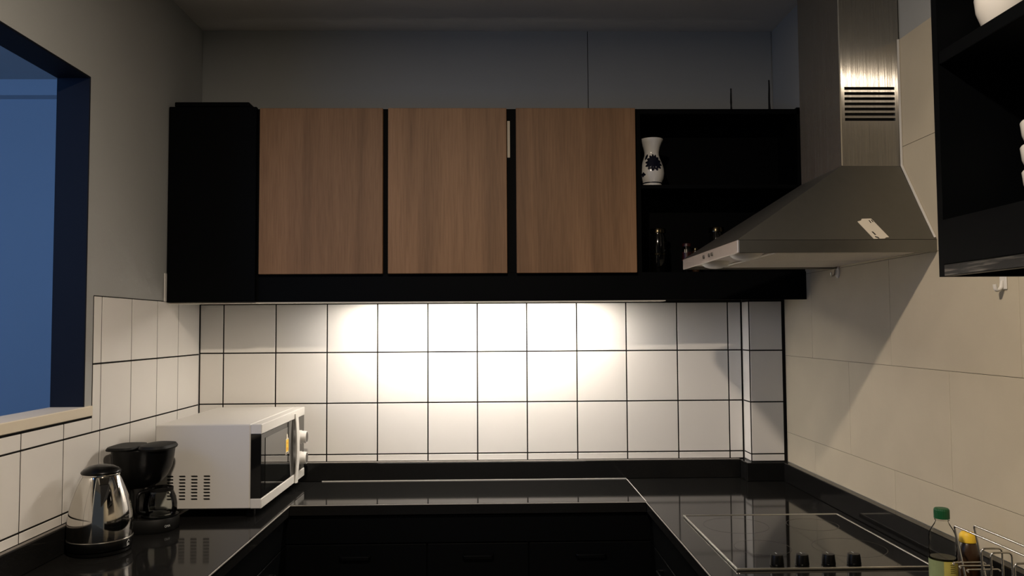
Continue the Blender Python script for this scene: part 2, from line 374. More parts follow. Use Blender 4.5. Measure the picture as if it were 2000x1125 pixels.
upstand('short black granite upstand piece across the front of the corner pillar', .969, XR-.0005, 3.110, 3.1355)
upstand('narrow black granite upstand piece on the left side of the corner pillar', .969, .9932, 3.136, D-.0005)
def base_cab(label, x0, x1, y0, y1, face, fronts):
    t = thing('base_cabinet', label, 'cabinet', ((x0+x1)/2, (y0+y1)/2, FLOOR), 'black base cabinets')
    bm = bmesh.new(); box(bm, x0, x1, y0, y1, FLOOR+.1, CT-.036)
    obj('carcass', bm, M['blackgloss'], t)
    e = .05
    obj('plinth', B(x0+e*(face == '-x'), x1-e*(face == '+x'), y0+e*(face == '-y'), y1, FLOOR+.001, FLOOR+.1), M['black'], t)
    for nm, a, b, z0, z1 in fronts:
        th = .016
        if face == '-y': d = obj(nm, B(a+.002, b-.002, y0-th, y0-.0005, z0+.002, z1-.002, bev=.0015), M['blackgloss'], t); hb = tube(bmesh.new(), fillet([(( a+b)/2-.05, y0-th, z1-.04), ((a+b)/2-.05, y0-th-.02, z1-.04), ((a+b)/2+.05, y0-th-.02, z1-.04), ((a+b)/2+.05, y0-th, z1-.04)], .008), .004)
        else:
            s = 1 if face == '+x' else -1; xf = x1 if s > 0 else x0
            p = sorted((xf+s*.0005, xf+s*th)); d = obj(nm, B(p[0], p[1], a+.002, b-.002, z0+.002, z1-.002, bev=.0015), M['blackgloss'], t)
            xx = xf+s*th; hb = tube(bmesh.new(), fillet([(xx, (a+b)/2-.05, z1-.04), (xx+s*.02, (a+b)/2-.05, z1-.04), (xx+s*.02, (a+b)/2+.05, z1-.04), (xx, (a+b)/2+.05, z1-.04)], .008), .004)
        if z1 < -.7: obj('handle', hb, M['blackgloss'], d, smooth=40)
        else: hb.free()
    return t
ZD = -.735
base_cab('black base cabinet under the back worktop, facing the camera', -.725, .535, 2.81, 3.19, '-y',
         [('apron_panel', -.725, .535, ZD, CT-.04)]+[('door', a, b, FLOOR+.1, ZD) for a, b in ((-.725, -.236), (-.236, .112), (.112, .535))])
base_cab('black base cabinet under the left worktop with the kettle on it', XL+.02, -.73, .22, 2.79, '+x',
         [('apron_panel', .22, 2.79, ZD, CT-.04)]+[('door', .22+.514*k, .22+.514*(k+1), FLOOR+.1, ZD) for k in range(5)])
base_cab('black base cabinet under the hob on the right', .545, XR-.02, .22, 2.79, '-x',
         [('apron_panel', .22, 2.79, ZD, CT-.04)]+[('door', .22+.514*k, .22+.514*(k+1), FLOOR+.1, ZD) for k in range(5)])
# ------------------------------------------------------------------ wall cabinet over the tiles
wc = thing('wall_cabinet', 'long black wall cabinet with three brown wood doors above the white tiles', 'cabinet', (0, 3.0, .092))
bm = bmesh.new()
YF = 2.91
box(bm, XL+.002, XR-.002, YF, 3.13, .180, .196)                     # bottom board
box(bm, XL+.002, XR-.002, YF, 3.13, .782, .800)                     # top board
box(bm, XL+.002, XR-.002, 3.115, 3.13, .196, .782)                  # back board
box(bm, XL+.002, XL+.02, YF, 3.115, .196, .782)
box(bm, 1.117, XR-.002, YF, 3.115, .196, .806)                      # right side
for x in (-.866, -.404, .045, .500): box(bm, x-.004, x+.036, YF, 3.115, .196, .782)
obj('carcass', bm, M['black'], wc)
obj('bottom_rail', B(XL+.002, XR-.0005, YF-.004, YF+.016, .0965, .199, bev=.001), M['black'], wc)
obj('bottom_edge', B(XL+.002, .62, YF-.003, YF+.083, .0930, .0962), M['pale'], wc, label='thin pale raw edge under the black rail')
obj('end_panel', B(XL+.002, -.857, YF-.022, YF-.0045, .0965, .803, bev=.002), M['black'], wc)
obj('top_cover', B(-1.153, -.885, YF-.02, 3.10, .8035, .821, bev=.004, seg=2), M['black'], wc)
obj('filler_strip', B(XL+.0005, XL+.0045, 2.868, 2.886, .100, .200, bev=.001), M['white'], wc, label='short white filler strip at the left wall')
for x0, x1 in ((-.845, -.4025), (-.3835, .045), (.079, .514)):
    obj('door', B(x0, x1, 2.885, 2.903, .196, .797, bev=.0012), M['wood'], wc, label='brown wood-grain door')
obj('worn_edge', B(.048, .0575, YF-.003, YF-.0002, .62, .755), M['paper'], wc, label='pale worn strip in the gap between two doors')
obj('shelf', B(.536, 1.117, 2.922, 3.114, .508, .521), M['black'], wc)
# lamp under the cabinet
lp = thing('under_cabinet_light', 'lit strip lamp under the wall cabinet that brightens the white tiles', 'lamp', (-.065, 3.06, .1085))
obj('housing', B(-.565, .435, 3.035, 3.085, .1105, .1795, bev=.003), M['white'], lp)
obj('diffuser', B(-.555, .425, 3.039, 3.081, .1085, .1104, bev=.0006), M['led'], lp)
# ------------------------------------------------------------------ hood
hd = thing('range_hood', 'stainless steel chimney hood on the right wall above the hob', 'hood', (.9, 2.33, .187))
HX0, HX1, HY0, HY1, HZ0, HZ1 = .62, XR-.001, 2.034, 2.630, .187, .2205
CX, CY0, CY1, CZ = .966, 2.197, 2.49, .4435
bm = bmesh.new()
loft(bm, [[(HX0, HY0, HZ1), (HX1, HY0, HZ1), (HX1, HY1, HZ1), (HX0, HY1, HZ1)], [(CX, CY0, CZ), (HX1, CY0, CZ), (HX1, CY1, CZ), (CX, CY1, CZ)]], cap=False)
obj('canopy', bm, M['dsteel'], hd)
t = .004
for a in ((HX0+t, HX1, HY0, HY0+t), (HX0+t, HX1, HY1-t, HY1)): obj('rim_side', B(*a, HZ0, HZ1, bev=.0012), M['dsteel'], hd)  # rim sides take darker steel in place of their dark reflections
rim = obj('control_strip', B(HX0, HX0+t, HY0, HY1, HZ0, HZ1, bev=.0012), M['rimsteel'], hd, label='steel front strip with push buttons, lit tone painted in')  # same rim in brighter steel: the light on this face is painted in
for y in (2.27, 2.30, 2.36):
    bm = bmesh.new(); rg = [[(HX0-d, y+.0055*math.cos(a*PI/6), .205+.0055*math.sin(a*PI/6)) for a in range(12)] for d in (0, .004)]; loft(bm, rg)
    obj('push_button', bm, M['grey'], rim)
obj('underside', B(HX0+t, HX1, HY0+t, HY1-t, .197, .200), M['rimsteel'], hd)
for a, b in ((2.085, 2.330), (2.335, 2.585)):
    f = obj('grease_filter', B(.735, 1.105, a, b, .1905, .1968, bev=.002), M['filt'], hd)
    bm = bmesh.new()
    for k in range(1, 24): box(bm, .74, 1.10, a+(b-a)*k/24-.0012, a+(b-a)*k/24+.0012, .1893, .1904)
    obj('mesh_ribs', bm, M['filt'], f)
for y in (2.15, 2.45):
    bm = Lt([(.058, .0), (.055, -.007), (.044, -.014), (.026, -.0185), (0, -.0205)], (.678, y, .1968), seg=28)
    for v in bm.verts: v.co.x = .678+(v.co.x-.678)*.72
    obj('lamp_lens', bm, M['lens'], hd, smooth=40, label='white lamp lens')
bm = bmesh.new(); box(bm, CX, HX1, CY0, CY1, CZ, CEIL-.001)
cb = bmesh.new()
NS = 7
for k in range(NS):
    z = .567+.1025*(k+.5)/NS; box(cb, .979, 1.121, CY0-.01, CY0+.012, z-.0042, z+.0042)
bm = cut(bm, cb)
ch = obj('chimney', bm, M['steel'], hd)
for k in range(NS):
    z = .567+.1025*(k+.5)/NS; obj('vent_slot', B(.9792, 1.1208, CY0+.008, CY0+.0115, z-.0040, z+.0040), M['slot'], ch)
obj('edge_strip', B(CX-.0004, CX+.003, CY0-.0008, CY0+.0002, CZ+.001, CEIL-.002), M['trimsteel'], hd)
obj('caulk', tube(bmesh.new(), [(XR-.003, HY0+.004, HZ1+.004), (XR-.003, CY0-.003, CZ), (XR-.003, CY0-.003, .80)], .0035, 6), M['caulk'], hd)
# stained paper sticker on the canopy slope facing the camera
n0 = Vector((1, 0, 0)); up = (Vector((0, CY0-HY0, CZ-HZ1))).normalized(); nrm = n0.cross(up)
def slope(x, s, e=.0008): return Vector((0, HY0, HZ1)) + n0*x + up*s + nrm*e
st_pts = [(.948, .0385), (.958, .0405), (.962, .0445), (.987, .0450), (1.014, .0040), (1.006, .0035), (1.001, .0010), (.973, .0005)]; st_pts = [(x, q*1.62) for x, q in st_pts]
bm = bmesh.new(); loft(bm, [[slope(x, s, .0003) for x, s in st_pts], [slope(x, s, .0012) for x, s in st_pts]])
sk = obj('sticker', bm, M['paper'], hd, label='torn pale paper sticker with dark marks')
for x0, s0, x1, s1, wd in ((.9795, .041, .982, .035, .0013), (.986, .042, .9885, .037, .0013), (.976, .016, .981, .009, .002), (.979, .006, .981, .003, .0018), (.983, .005, .986, .001, .002)):
    s0 *= 1.62; s1 *= 1.62
    bm = bmesh.new(); loft(bm, [[slope(x0-wd, s0, e), slope(x0+wd, s0, e), slope(x1+wd, s1, e), slope(x1-wd, s1, e)] for e in (.0013, .0016)])
    obj('ink_mark', bm, M['ink'], sk)
# ------------------------------------------------------------------ open shelf cabinet at the right edge
ws = thing('wall_cabinet', 'black open shelf cabinet on the right wall at the right edge of the photo', 'cabinet', (.98, 1.1, .09))
bm = bmesh.new(); SX = .835; SY0, SY1 = .62, 1.49
box(bm, SX, XR-.002, SY1-.018, SY1, .09, .80); box(bm, SX, XR-.002, SY0, SY0+.018, .09, .80)
box(bm, XR-.014, XR-.002, SY0+.018, SY1-.018, .09, .80); box(bm, SX, XR-.014, SY0+.018, SY1-.018, .782, .80)
box(bm, SX+.018, XR-.014, SY0+.018, SY1-.018, .178, .196)
obj('carcass', bm, M['black'], ws)
obj('shelf', B(SX+.002, XR-.014, SY0+.018, SY1-.018, .489, .513, bev=.001), M['black'], ws)
obj('bottom_rail', B(SX-.001, SX+.017, SY0+.018, SY1-.0185, .112, .1955, bev=.001), M['black'], ws)
obj('worn_rail_edge', B(SX-.001, SX+.017, SY0+.018, SY1-.0185, .0905, .1118, bev=.001), M['worn'], ws, label='scuffed lower edge')
def bowl(label, x, y, z, r, h, rf, group=None):
    o = obj('bowl', Lt([(rf*.9, 0), (rf, .004), (rf*1.02, .008), (r*.80, h*.35), (r*.96, h*.68), (r, h-.003), (r-.002, h), (r-.005, h-.003), (r*.90, h*.66), (r*.74, h*.35), (rf, .012), (0, .011)], (x, y, z), seg=44), M['porcelain'], smooth=50)
    tag(o, label, 'bowl', group); return o
bowl('white porcelain bowl on the upper shelf of the right-hand cabinet', .938, 1.408, .514, .060, .085, .028)
for k, nm in enumerate(('bottom bowl of the white stack on the lower shelf of the right-hand cabinet', 'middle bowl of the white stack on the lower shelf of the right-hand cabinet', 'top bowl of the white stack on the lower shelf of the right-hand cabinet')):
    bowl(nm, .997, 1.380, .1965+.0445*k, .0612-.0012*(k != 1), .078, .03, 'white bowls stacked in the right-hand cabinet')
# ------------------------------------------------------------------ hooks on the right wall
hk = thing('wall_hook', 'small white adhesive hook on the wall under the right-hand cabinet', 'hook', (XR, 1.768, .07))
obj('base_plate', B(XR-.004, XR-.0002, 1.756, 1.780, .078, .108, bev=.002, seg=2), M['white'], hk)
obj('hook', tube(bmesh.new(), fillet([(XR-.005, 1.768, .098), (XR-.008, 1.768, .080), (XR-.020, 1.768, .076), (XR-.022, 1.768, .090)], .008), .0045), M['white'], hk, smooth=50)
hk = thing('wall_hook', 'oval clear and metal suction hook on the wall under the hood', 'hook', (XR, 2.634, .155))
bm = bmesh.new(); loft(bm, [[(XR-d, 2.634+r*.7*math.cos(a*PI/10), .178+r*math.sin(a*PI/10)) for a in range(20)] for d, r in ((.0002, .022), (.004, .021), (.008, .014))])
obj('suction_pad', bm, M['white'], hk, smooth=40)
obj('hook', tube(bmesh.new(), fillet([(XR-.009, 2.634, .186), (XR-.012, 2.634, .166), (XR-.022, 2.634, .163), (XR-.024, 2.634, .176)], .006), .0028), M['wire'], hk, smooth=50)
# ------------------------------------------------------------------ things in the niche of the wall cabinet
va = thing('vase', 'white porcelain vase with a dark painted flower in the cabinet niche', 'vase', (.588, 2.965, .5215))
VP = [(.033, 0), (.034, .003), (.032, .010), (.034, .016), (.040, .030), (.0425, .048), (.041, .066), (.0365, .086), (.031, .102), (.0275, .116), (.0265, .128), (.0285, .146), (.033, .164), (.0365, .175)]
VP = [(a*(1.08 if z < .07 else 1.08-.10*(z-.07)/.05 if z < .12 else .98+.20*(z-.12)/.055), z) for a, z in VP]
def vr(z):
    for (r0, z0), (r1, z1) in zip(VP, VP[1:]):
        if z0 <= z <= z1: return r0+(r1-r0)*(z-z0)/max(z1-z0, 1e-6)
    return VP[-1][0]
vc = W[va.name]
body = Lt(VP+[(.0425, .177), (.0405, .175), (.035, .164), (.0275, .146), (.024, .128), (.025, .11), (0, .03)], vc, seg=48)
obj('body', body, M['porcelain'], va, smooth=60)
obj('foot_band', Lt([(.0352, .0090), (.0360, .0098), (.0360, .0130), (.0355, .0136)], vc, seg=48, cap=False), M['navyink'], va)
bm = bmesh.new()
def vpt(s, z, e=.0007):
    r = vr(z)+e; a = -PI/2-.19+s/.040; return Vector((vc.x+r*math.cos(a), vc.y+r*math.sin(a), vc.z+z))
def petal(s0, z0, ang, L, wd):
    N = 5; L_ = []; R_ = []
    for k in range(N+1):
        t = k/N; u = wd*math.sin(PI*min(1, t*.85+.08))**.8
        cs, cz = s0+L*t*math.cos(ang), z0+L*t*math.sin(ang)
        L_.append((cs-u*math.sin(ang), cz+u*math.cos(ang))); R_.append((cs+u*math.sin(ang), cz-u*math.cos(ang)))
    a = [bm.verts.new(vpt(*p)) for p in L_]; b = [bm.verts.new(vpt(*p)) for p in R_]
    for k in range(N): bm.faces.new((a[k], b[k], b[k+1], a[k+1]))
for k in range(13): petal(.008, .084, 2*PI*k/13+.2, .033, .0075)
bm.faces.new([bm.verts.new(vpt(.008+.019*math.cos(2*PI*k/18), .084+.019*math.sin(2*PI*k/18), .0009)) for k in range(18)])
for k in range(5): petal(-.022, .105, PI*.55+k*.5, .013, .004)
for k in range(4): petal(-.030, .04, k*1.4, .009, .004)
obj('painted_flower', bm, M['navyink'], va, label='dark navy painted flower')
def jar(name, label, x, y, z, r, h, lidr, bodym, lidm, mark=None):
    t = thing(name, label, 'jar', (x, y, z))
    c = (x, y, z)
    obj('glass_body', Lt([(r*.9, 0), (r, .004), (r, h*.80), (r*.82, h*.88), (r*.82, h*.90)], c, seg=32), bodym, t, smooth=40)
    obj('lid', Lt([(lidr, h*.90), (lidr, h*.985), (lidr*.95, h), (0, h)], c, seg=32), lidm, t, smooth=40)
    if mark: mark(t, c, r, h)
    return t
def ring_mark(t, c, r, h): obj('metal_band', Lt([(r, h*.41), (r+.0012, h*.42), (r+.0012, h*.45), (r, h*.46)], c, seg=32, cap=False), M['brass'], t)
jar('glass_jar', 'tall dark glass jar with a brass lid at the left of the niche', .617, 3.01, .1965, .030, .172, .030, M['darkglass'], M['brass'], ring_mark)
def lab_mark(t, c, r, h):
    bm = bmesh.new()
    def P(s, z): a = -PI/2-.25+s/r; return Vector((c[0]+(r+.0006)*math.cos(a), c[1]+(r+.0006)*math.sin(a), c[2]+z))
    pts = [(-.006, .093), (-.009, .11), (-.004, .125), (.003, .136), (.006, .13), (.004, .115), (.008, .10), (.003, .09), (-.001, .097)]
    bm.faces.new([bm.verts.new(P(s, z)) for s, z in pts]); obj('label_print', bm, M['paper'], t, label='torn pale label')
jar('glass_jar', 'dark jar with a flat metal lid and torn label, partly behind the hood', .838, 3.01, .1965, .028, .176, .029, M['darkglass'], M['brass'], lab_mark)
def red_mark(t, c, r, h):
    obj('label_band', Lt([(r+.0006, .05), (r+.0006, h*.72)], c, seg=28, cap=False), M['redjar'], t, label='dark red label')
    bm = bmesh.new()
    for s in (-.007, -.001):
        P = lambda s, z: Vector((c[0]+(r+.001)*math.cos(-PI/2-.2+s/r), c[1]+(r+.001)*math.sin(-PI/2-.2+s/r), c[2]+z))
        bm.faces.new([bm.verts.new(P(a, z)) for a, z in ((s-.0015, .08), (s+.0015, .08), (s+.0015, .092), (s-.0015, .092))])
    obj('label_print', bm, M['paper'], t)
jar('spice_jar', 'small jar with a dark red label between the two tall jars', .722, 3.0, .1965, .017, .115, .0165, M['darkglass'], M['redjar'], red_mark)
jar('spice_jar', 'small brown jar just right of the red-labelled jar', .760, 3.02, .1965, .014, .10, .0145, M['brown'], M['brass'])
# ------------------------------------------------------------------ microwave
mw = thing('microwave_oven', 'white microwave oven with black door on the left worktop', 'microwave', (-.9, 2.83, CT))
MX0, MXB, MX1, MY0, MY1, MZ0, MZ1 = -1.0765, -.778, -.7425, 2.590, 3.165, CT+.0305, CT+.2955
bm = B(MX0, MXB-.0005, MY0, MY1, MZ0, MZ1, bev=.003)
cb = bmesh.new(); slots = []
for cx in (-1.030, -.992, -.954, -.9146):
    for k in range(8): slots.append((cx, -.4645-.0102*k))
for cx, z in slots: prism(cb, stadium(cx, z, .0215, .0056), 'y', MY0-.01, MY0+.008)
bm = cut(bm, cb)
obj('body', bm, M['mwwhite'], mw)
for cx, z in slots: obj('vent_slot', prism(bmesh.new(), stadium(cx, z, .0210, .0052, 3), 'y', MY0+.004, MY0+.0075), M['slot'], mw)
obj('top_bezel', B(MXB, MX1, MY0, MY1, MZ1-.031, MZ1, bev=.002), M['mwwhite'], mw)
obj('bottom_bezel', B(MXB, MX1, MY0, MY1, MZ0, MZ0+.031, bev=.002), M['mwwhite'], mw)
dr = obj('door', B(MXB, MX1-.002, MY0+.001, 2.995, MZ0+.0315, MZ1-.0315, bev=.001), M['bglass'], mw)
obj('door_window', B(MX1-.0019, MX1-.0006, 2.635, 2.912, MZ0+.052, MZ1-.048, bev=.0004), M['doorglass'], dr)
obj('control_panel', B(MXB, MX1-.002, 2.997, MY1-.001, MZ0+.0315, MZ1-.0315, bev=.001), M['grey'], mw)
for z in (-.410, -.4885):
    bm = bmesh.new(); loft(bm, [[(MX1-.003+d, 3.092+r*math.cos(a*PI/16), z+r*math.sin(a*PI/16)) for a in range(32)] for d, r in ((0, .0255), (.008, .0255), (.0085, .0235), (.027, .0225), (.029, .0215))])
    k_ = obj('knob', bm, M['white'], mw, smooth=30)
    bm = bmesh.new(); loft(bm, [[(MX1-.003+d, 3.092+r*math.cos(a*PI/16), z+r*math.sin(a*PI/16)) for a in range(32)] for d, r in ((.0291, .019), (.0296, .019))])
    obj('knob_face', bm, M['grey'], k_)
bm = bmesh.new(); rg = []
for k in range(13):
    t_ = k/12; z = MZ1-.012-(MZ1-MZ0-.012)*t_; bo = 0.005+.006*math.sin(PI*t_)
    rg.append([(MX1-.001+bo, 3.006, z), (MX1+.004+bo, 3.012, z), (MX1+.004+bo, 3.026, z), (MX1-.001+bo, 3.030, z), (MX1-.006+bo, 3.026, z), (MX1-.006+bo, 3.010, z)])
loft(bm, rg); h_ = obj('handle', bm, M['mwwhite'], dr, smooth=50)
for z0, z1 in ((MZ1-.03, MZ1-.014), (MZ0+.002, MZ0+.018)): obj('handle_mount', B(MX1-.001, MX1+.008, 3.010, 3.026, z0, z1, bev=.001), M['mwwhite'], dr)
for x in (-1.045, -.787):
    for y in (2.625, 3.13): obj('foot', Lt([(.014, 0), (.016, .004), (.016, .0299)], (x, y, CT+.0004), seg=18), M['dark'], mw, smooth=40)
tg = [(2.839, -.440), (2.876, -.440), (2.876, -.385), (2.868, -.384), (2.863, -.372), (2.857, -.367), (2.851, -.372), (2.847, -.384), (2.839, -.385)]
tg = [(y+.045, z-.005) for y, z in tg]
lb = obj('energy_tag', prism(bmesh.new(), tg, 'x', MX1-.0005, MX1+.0005), M['paper'], dr, label='yellow and white energy tag')
obj('tag_panel', B(MX1+.0005, MX1+.0009, 2.886, 2.919, -.435, -.393), M['yellow'], lb)
bm = bmesh.new()
prism(bm, [(2.9025+.008*math.cos(PI*k/8), -.408+.007*math.sin(PI*k/8)) for k in range(9)], 'x', MX1+.0009, MX1+.0012)
box(bm, MX1+.0009, MX1+.0012, 2.893, 2.912, -.430, -.421)
obj('tag_emblem', bm, M['orange'], lb)
obj('tag_strip', B(MX1+.0005, MX1+.0009, 2.891, 2.913, -.443, -.4385), M['ink'], lb)
# ------------------------------------------------------------------ kettle
KC = Vector((-1.0745, 2.235, CT+.0004))
kt = thing('electric_kettle', 'polished steel electric kettle with black lid near the left wall', 'kettle', KC)
vd = Vector((0-KC.x, 0-KC.y, 0)).normalized(); sd = Vector((-vd.y, vd.x, 0))       # towards the camera, and sideways
obj('power_base', Lt([(.074, 0), (.0775, .003), (.0775, .010), (.072, .013)], KC, seg=56), M['dark'], kt, smooth=40)
obj('base_band', Lt([(.0790, .0132), (.0805, .016), (.0808, .033), (.0795, .036)], KC, seg=56), M['dark'], kt, smooth=40)
kb = [(.0800, .0362), (.0806, .0375), (.0810, .042), (.0814, .060), (.0808, .082), (.0786, .104), (.0746, .126), (.0690, .148), (.0620, .170), (.0545, .190), (.0500, .200), (.0480, .2035)]
obj('base_ring', Lt([(.0806, .0358), (.0822, .0366), (.0822, .0384), (.0806, .0392)], KC, seg=72), M['trimsteel'], kt, smooth=60)
obj('body', Lt(kb, KC, seg=72), M['chrome'], kt, smooth=60)
obj('rim_ring', Lt([(.0480, .2036), (.0492, .206), (.0482, .209)], KC, seg=56), M['chrome'], kt, smooth=60)
obj('lid', Lt([(.0495, .2092), (.0508, .2125), (.0496, .2155), (.043, .2215), (.031, .228), (.015, .2315), (0, .2325)], KC, seg=56), M['dark'], kt, smooth=60)
kv = (vd*math.cos(.12)+sd*math.sin(.12)); ks = Vector((-kv.y, kv.x, 0))
def kp(s, o, z): return KC+ks*s+kv*o+Vector((0, 0, z))
def kr(z):
    for (r0, z0), (r1, z1) in zip(kb, kb[1:]):
        if z0 <= z <= z1: return r0+(r1-r0)*(z-z0)/max(z1-z0, 1e-6)
    return kb[-1][0]
bm = bmesh.new()
loft(bm, [[kp(-.012, kr(.187)-.004, .1872), kp(-.010, kr(.187)+.006, .1872), kp(.010, kr(.187)+.006, .1872), kp(.012, kr(.187)-.004, .1872)],
          [kp(-.0155, .040, .2033), kp(-.012, .064, .2050), kp(.012, .064, .2050), kp(.0155, .040, .2033)]])
obj('spout', bm, M['chrome'], kt, label='polished pouring lip')
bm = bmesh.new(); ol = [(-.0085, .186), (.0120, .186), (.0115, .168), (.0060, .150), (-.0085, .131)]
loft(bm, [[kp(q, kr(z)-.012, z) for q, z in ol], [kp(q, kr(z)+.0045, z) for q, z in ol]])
obj('spout_reflection', bm, M['dark'], kt, label='black wedge standing in for a dark reflection below the pouring lip')  # black wedge shaped in for a dark reflection on the spout
obj('handle', tube(bmesh.new(), fillet([kp(0, -.048, .205), kp(0, -.088, .205), kp(0, -.090, .115), kp(0, -.074, .092)], .03, 6), .009, 10), M['dark'], kt, smooth=60)
bm = bmesh.new(); base_a = math.atan2(vd.y, vd.x)+math.radians(56)
def kl(s, z): a = base_a+s/.081; return Vector((KC.x+.0815*math.cos(a), KC.y+.0815*math.sin(a), KC.z+z))
for pl in ([(0, .0165), (0, .0255), (.006, .0325), (.0105, .0275)], [(.002, .0215), (.008, .0225)], [(.001, .0178), (.009, .0190)]):
    tube(bm, [kl(s-.004, z) for s, z in pl], .00065, 5)
obj('emblem', bm, M['whitemark'], kt, label='small light house-shaped emblem')
# ------------------------------------------------------------------ coffee maker
FC = Vector((-1.03, 2.472, CT+.0004))
cm = thing('coffee_maker', 'black drip coffee maker with glass jug between the kettle and the microwave', 'coffee maker', FC)
def oval(x0, x1, hy, z, n=36, p=2.6, yc=2.472):
    out = []
    for k in range(n):
        a = 2*PI*k/n; c_, s_ = math.cos(a), math.sin(a)
        out.append(((x0+x1)/2+(x1-x0)/2*math.copysign(abs(c_)**(2/p), c_), yc+hy*math.copysign(abs(s_)**(2/p), s_), CT+z))
    return out
obj('base', loft(bmesh.new(), [oval(-1.146, -.962, .072, .0005), oval(-1.148, -.959, .074, .006), oval(-1.148, -.961, .072, .036), oval(-1.146, -.964, .069, .040)]), M['darkmatte'], cm, smooth=40)
JC = (-1.010, 2.470, CT+.0405)
obj('hot_plate', Lt([(.050, 0), (.052, .001), (.052, .004), (.047, .005), (0, .005)], JC, seg=40), M['blackgloss'], cm, smooth=40)
obj('column', loft(bmesh.new(), [oval(-1.146, -1.075, .064, .0402, p=4), oval(-1.147, -1.075, .064, .15, p=4)]), M['dark'], cm, smooth=40)
hp = obj('brew_basket', loft(bmesh.new(), [oval(-1.146, -1.035, .050, .128), oval(-1.1475, -1.012, .058, .140), oval(-1.149, -.996, .063, .160), oval(-1.150, -.984, .066, .185), oval(-1.151, -.978, .067, .215), oval(-1.152, -.975, .068, .240)]), M['dark'], cm, smooth=40)
obj('tank_lid', loft(bmesh.new(), [oval(-1.157, -1.070, .070, .2405, p=3.5), oval(-1.158, -1.068, .071, .2445, p=3.5), oval(-1.154, -1.070, .067, .250, p=3.5)]), M['darkmatte'], cm, smooth=40)
obj('basket_lid', loft(bmesh.new(), [oval(-1.066, -.973, .069, .2405), oval(-1.067, -.971, .070, .2455), oval(-1.062, -.976, .065, .253), oval(-1.045, -.995, .045, .256)]), M['darkmatte'], cm, smooth=40)
jg = obj('glass_jug', Lt([(.030, .0055), (.044, .007), (.0475, .018), (.0475, .035), (.044, .055), (.037, .072), (.034, .078)], JC, seg=40, cap=False), M['glass'], cm, smooth=60)
obj('jug_collar', Lt([(.0345, .074), (.0365, .075), (.0365, .084), (.0345, .085), (.0345, .074)], JC, seg=40, cap=False), M['darkmatte'], jg, smooth=40)
obj('jug_handle', tube(bmesh.new(), fillet([(JC[0]-.022, JC[1]-.030, JC[2]+.080), (JC[0]-.042, JC[1]-.058, JC[2]+.078), (JC[0]-.042, JC[1]-.060, JC[2]+.022), (JC[0]-.030, JC[1]-.040, JC[2]+.016)], .016), .0055, 10), M['dark'], jg, smooth=50)
def ctx(x, y):
    a = math.radians(-31)+x/.085; return (-1.0545+.0948*math.cos(a)**.77, 2.472-.0748*(-math.sin(a))**.77, CT+.0155+y)
obj('lettering', text_bm('OMA', .010, ctx), M['whitemark'], cm, label='tiny light lettering')
# ------------------------------------------------------------------ hob
hb = thing('ceramic_hob', 'black glass ceramic hob with steel trim in the right worktop', 'hob', (.832, 2.26, CT))
BX0, BX1, BY0, BY1, BZ = .587, 1.078, 1.983, 2.548, CT+.0002
obj('glass_top', B(BX0+.006, BX1-.006, BY0+.006, BY1-.006, BZ, BZ+.0045, bev=.0008), M['hobglass'], hb)
for a in ((BX0, BX0+.0058, BY0, BY1), (BX1-.0058, BX1, BY0, BY1), (BX0+.006, BX1-.006, BY0, BY0+.0058), (BX0+.006, BX1-.006, BY1-.0058, BY1)):
    obj('trim', B(*a, BZ, BZ+.0065, bev=.0018, seg=2), M['trimsteel'], hb)
def ring(bm, x, y, z, r0, r1, n=48):
    a = [bm.verts.new((x+r0*math.cos(2*PI*k/n), y+r0*math.sin(2*PI*k/n), z)) for k in range(n)]
    b = [bm.verts.new((x+r1*math.cos(2*PI*k/n), y+r1*math.sin(2*PI*k/n), z)) for k in range(n)]
    for k in range(n): bm.faces.new((a[k], b[k], b[(k+1) % n], a[(k+1) % n]))
for x, y, r in ((.715, 2.175, .075), (.945, 2.165, .095), (.715, 2.415, .095), (.945, 2.415, .075)):
    bm = bmesh.new(); ring(bm, x, y, BZ+.0047, r-.0018, r); obj('cooking_zone', bm, M['ring'], hb)
for x in (.697, .760, .826, .890):
    bm = Lt([(.0165, 0), (.0175, .003), (.0165, .008), (.0150, .024), (.0138, .0265), (0, .027)], (x, 2.013, BZ+.0048), seg=28)
    kn = obj('knob', bm, M['dark'], hb, smooth=35)
    obj('knob_pointer', B(x-.0007, x+.0007, 2.014, 2.026, BZ+.0319, BZ+.0323), M['whitemark'], kn)
# ------------------------------------------------------------------ bottle, jar and wire rack at the right
bc = (.988, 1.785, CT+.0004); H0 = .192
bt = thing('syrup_bottle', 'clear plastic bottle with a green cap and yellow label beside the wire rack', 'bottle', bc)
pr = [(.024, 0), (.0275, .003), (.0285, .010), (.0285, .016), (.0275, .020), (.0285, .024), (.0285, .085), (.0272, .090), (.0285, .095), (.0280, .112), (.0272, .117), (.0280, .122), (.0276, .132), (.0245, .143), (.0180, .154), (.0132, .162), (.0128, .168)]
obj('bottle_body', Lt(pr, bc, seg=40, cap=False), M['clear'], bt, smooth=60)
obj('liquid', Lt([(.0225, .003), (.0262, .006), (.0262, .086), (0, .086)], bc, seg=32), M['liquid'], bt, smooth=40)
obj('neck_ring', Lt([(.0128, .1655), (.0150, .166), (.0150, .1685), (.0128, .169)], bc, seg=32), M['clear'], bt, smooth=40)
bm = bmesh.new(); N = 48
loft(bm, [[(bc[0]+(r+(.0006 if k % 2 and z < .190 else 0))*math.cos(2*PI*k/N), bc[1]+(r+(.0006 if k % 2 and z < .190 else 0))*math.sin(2*PI*k/N), bc[2]+z) for k in range(N)] for z, r in ((.170, .0155), (.188, .0155), (.191, .0150), (.192, .0135))])
obj('cap', bm, M['green'], bt)
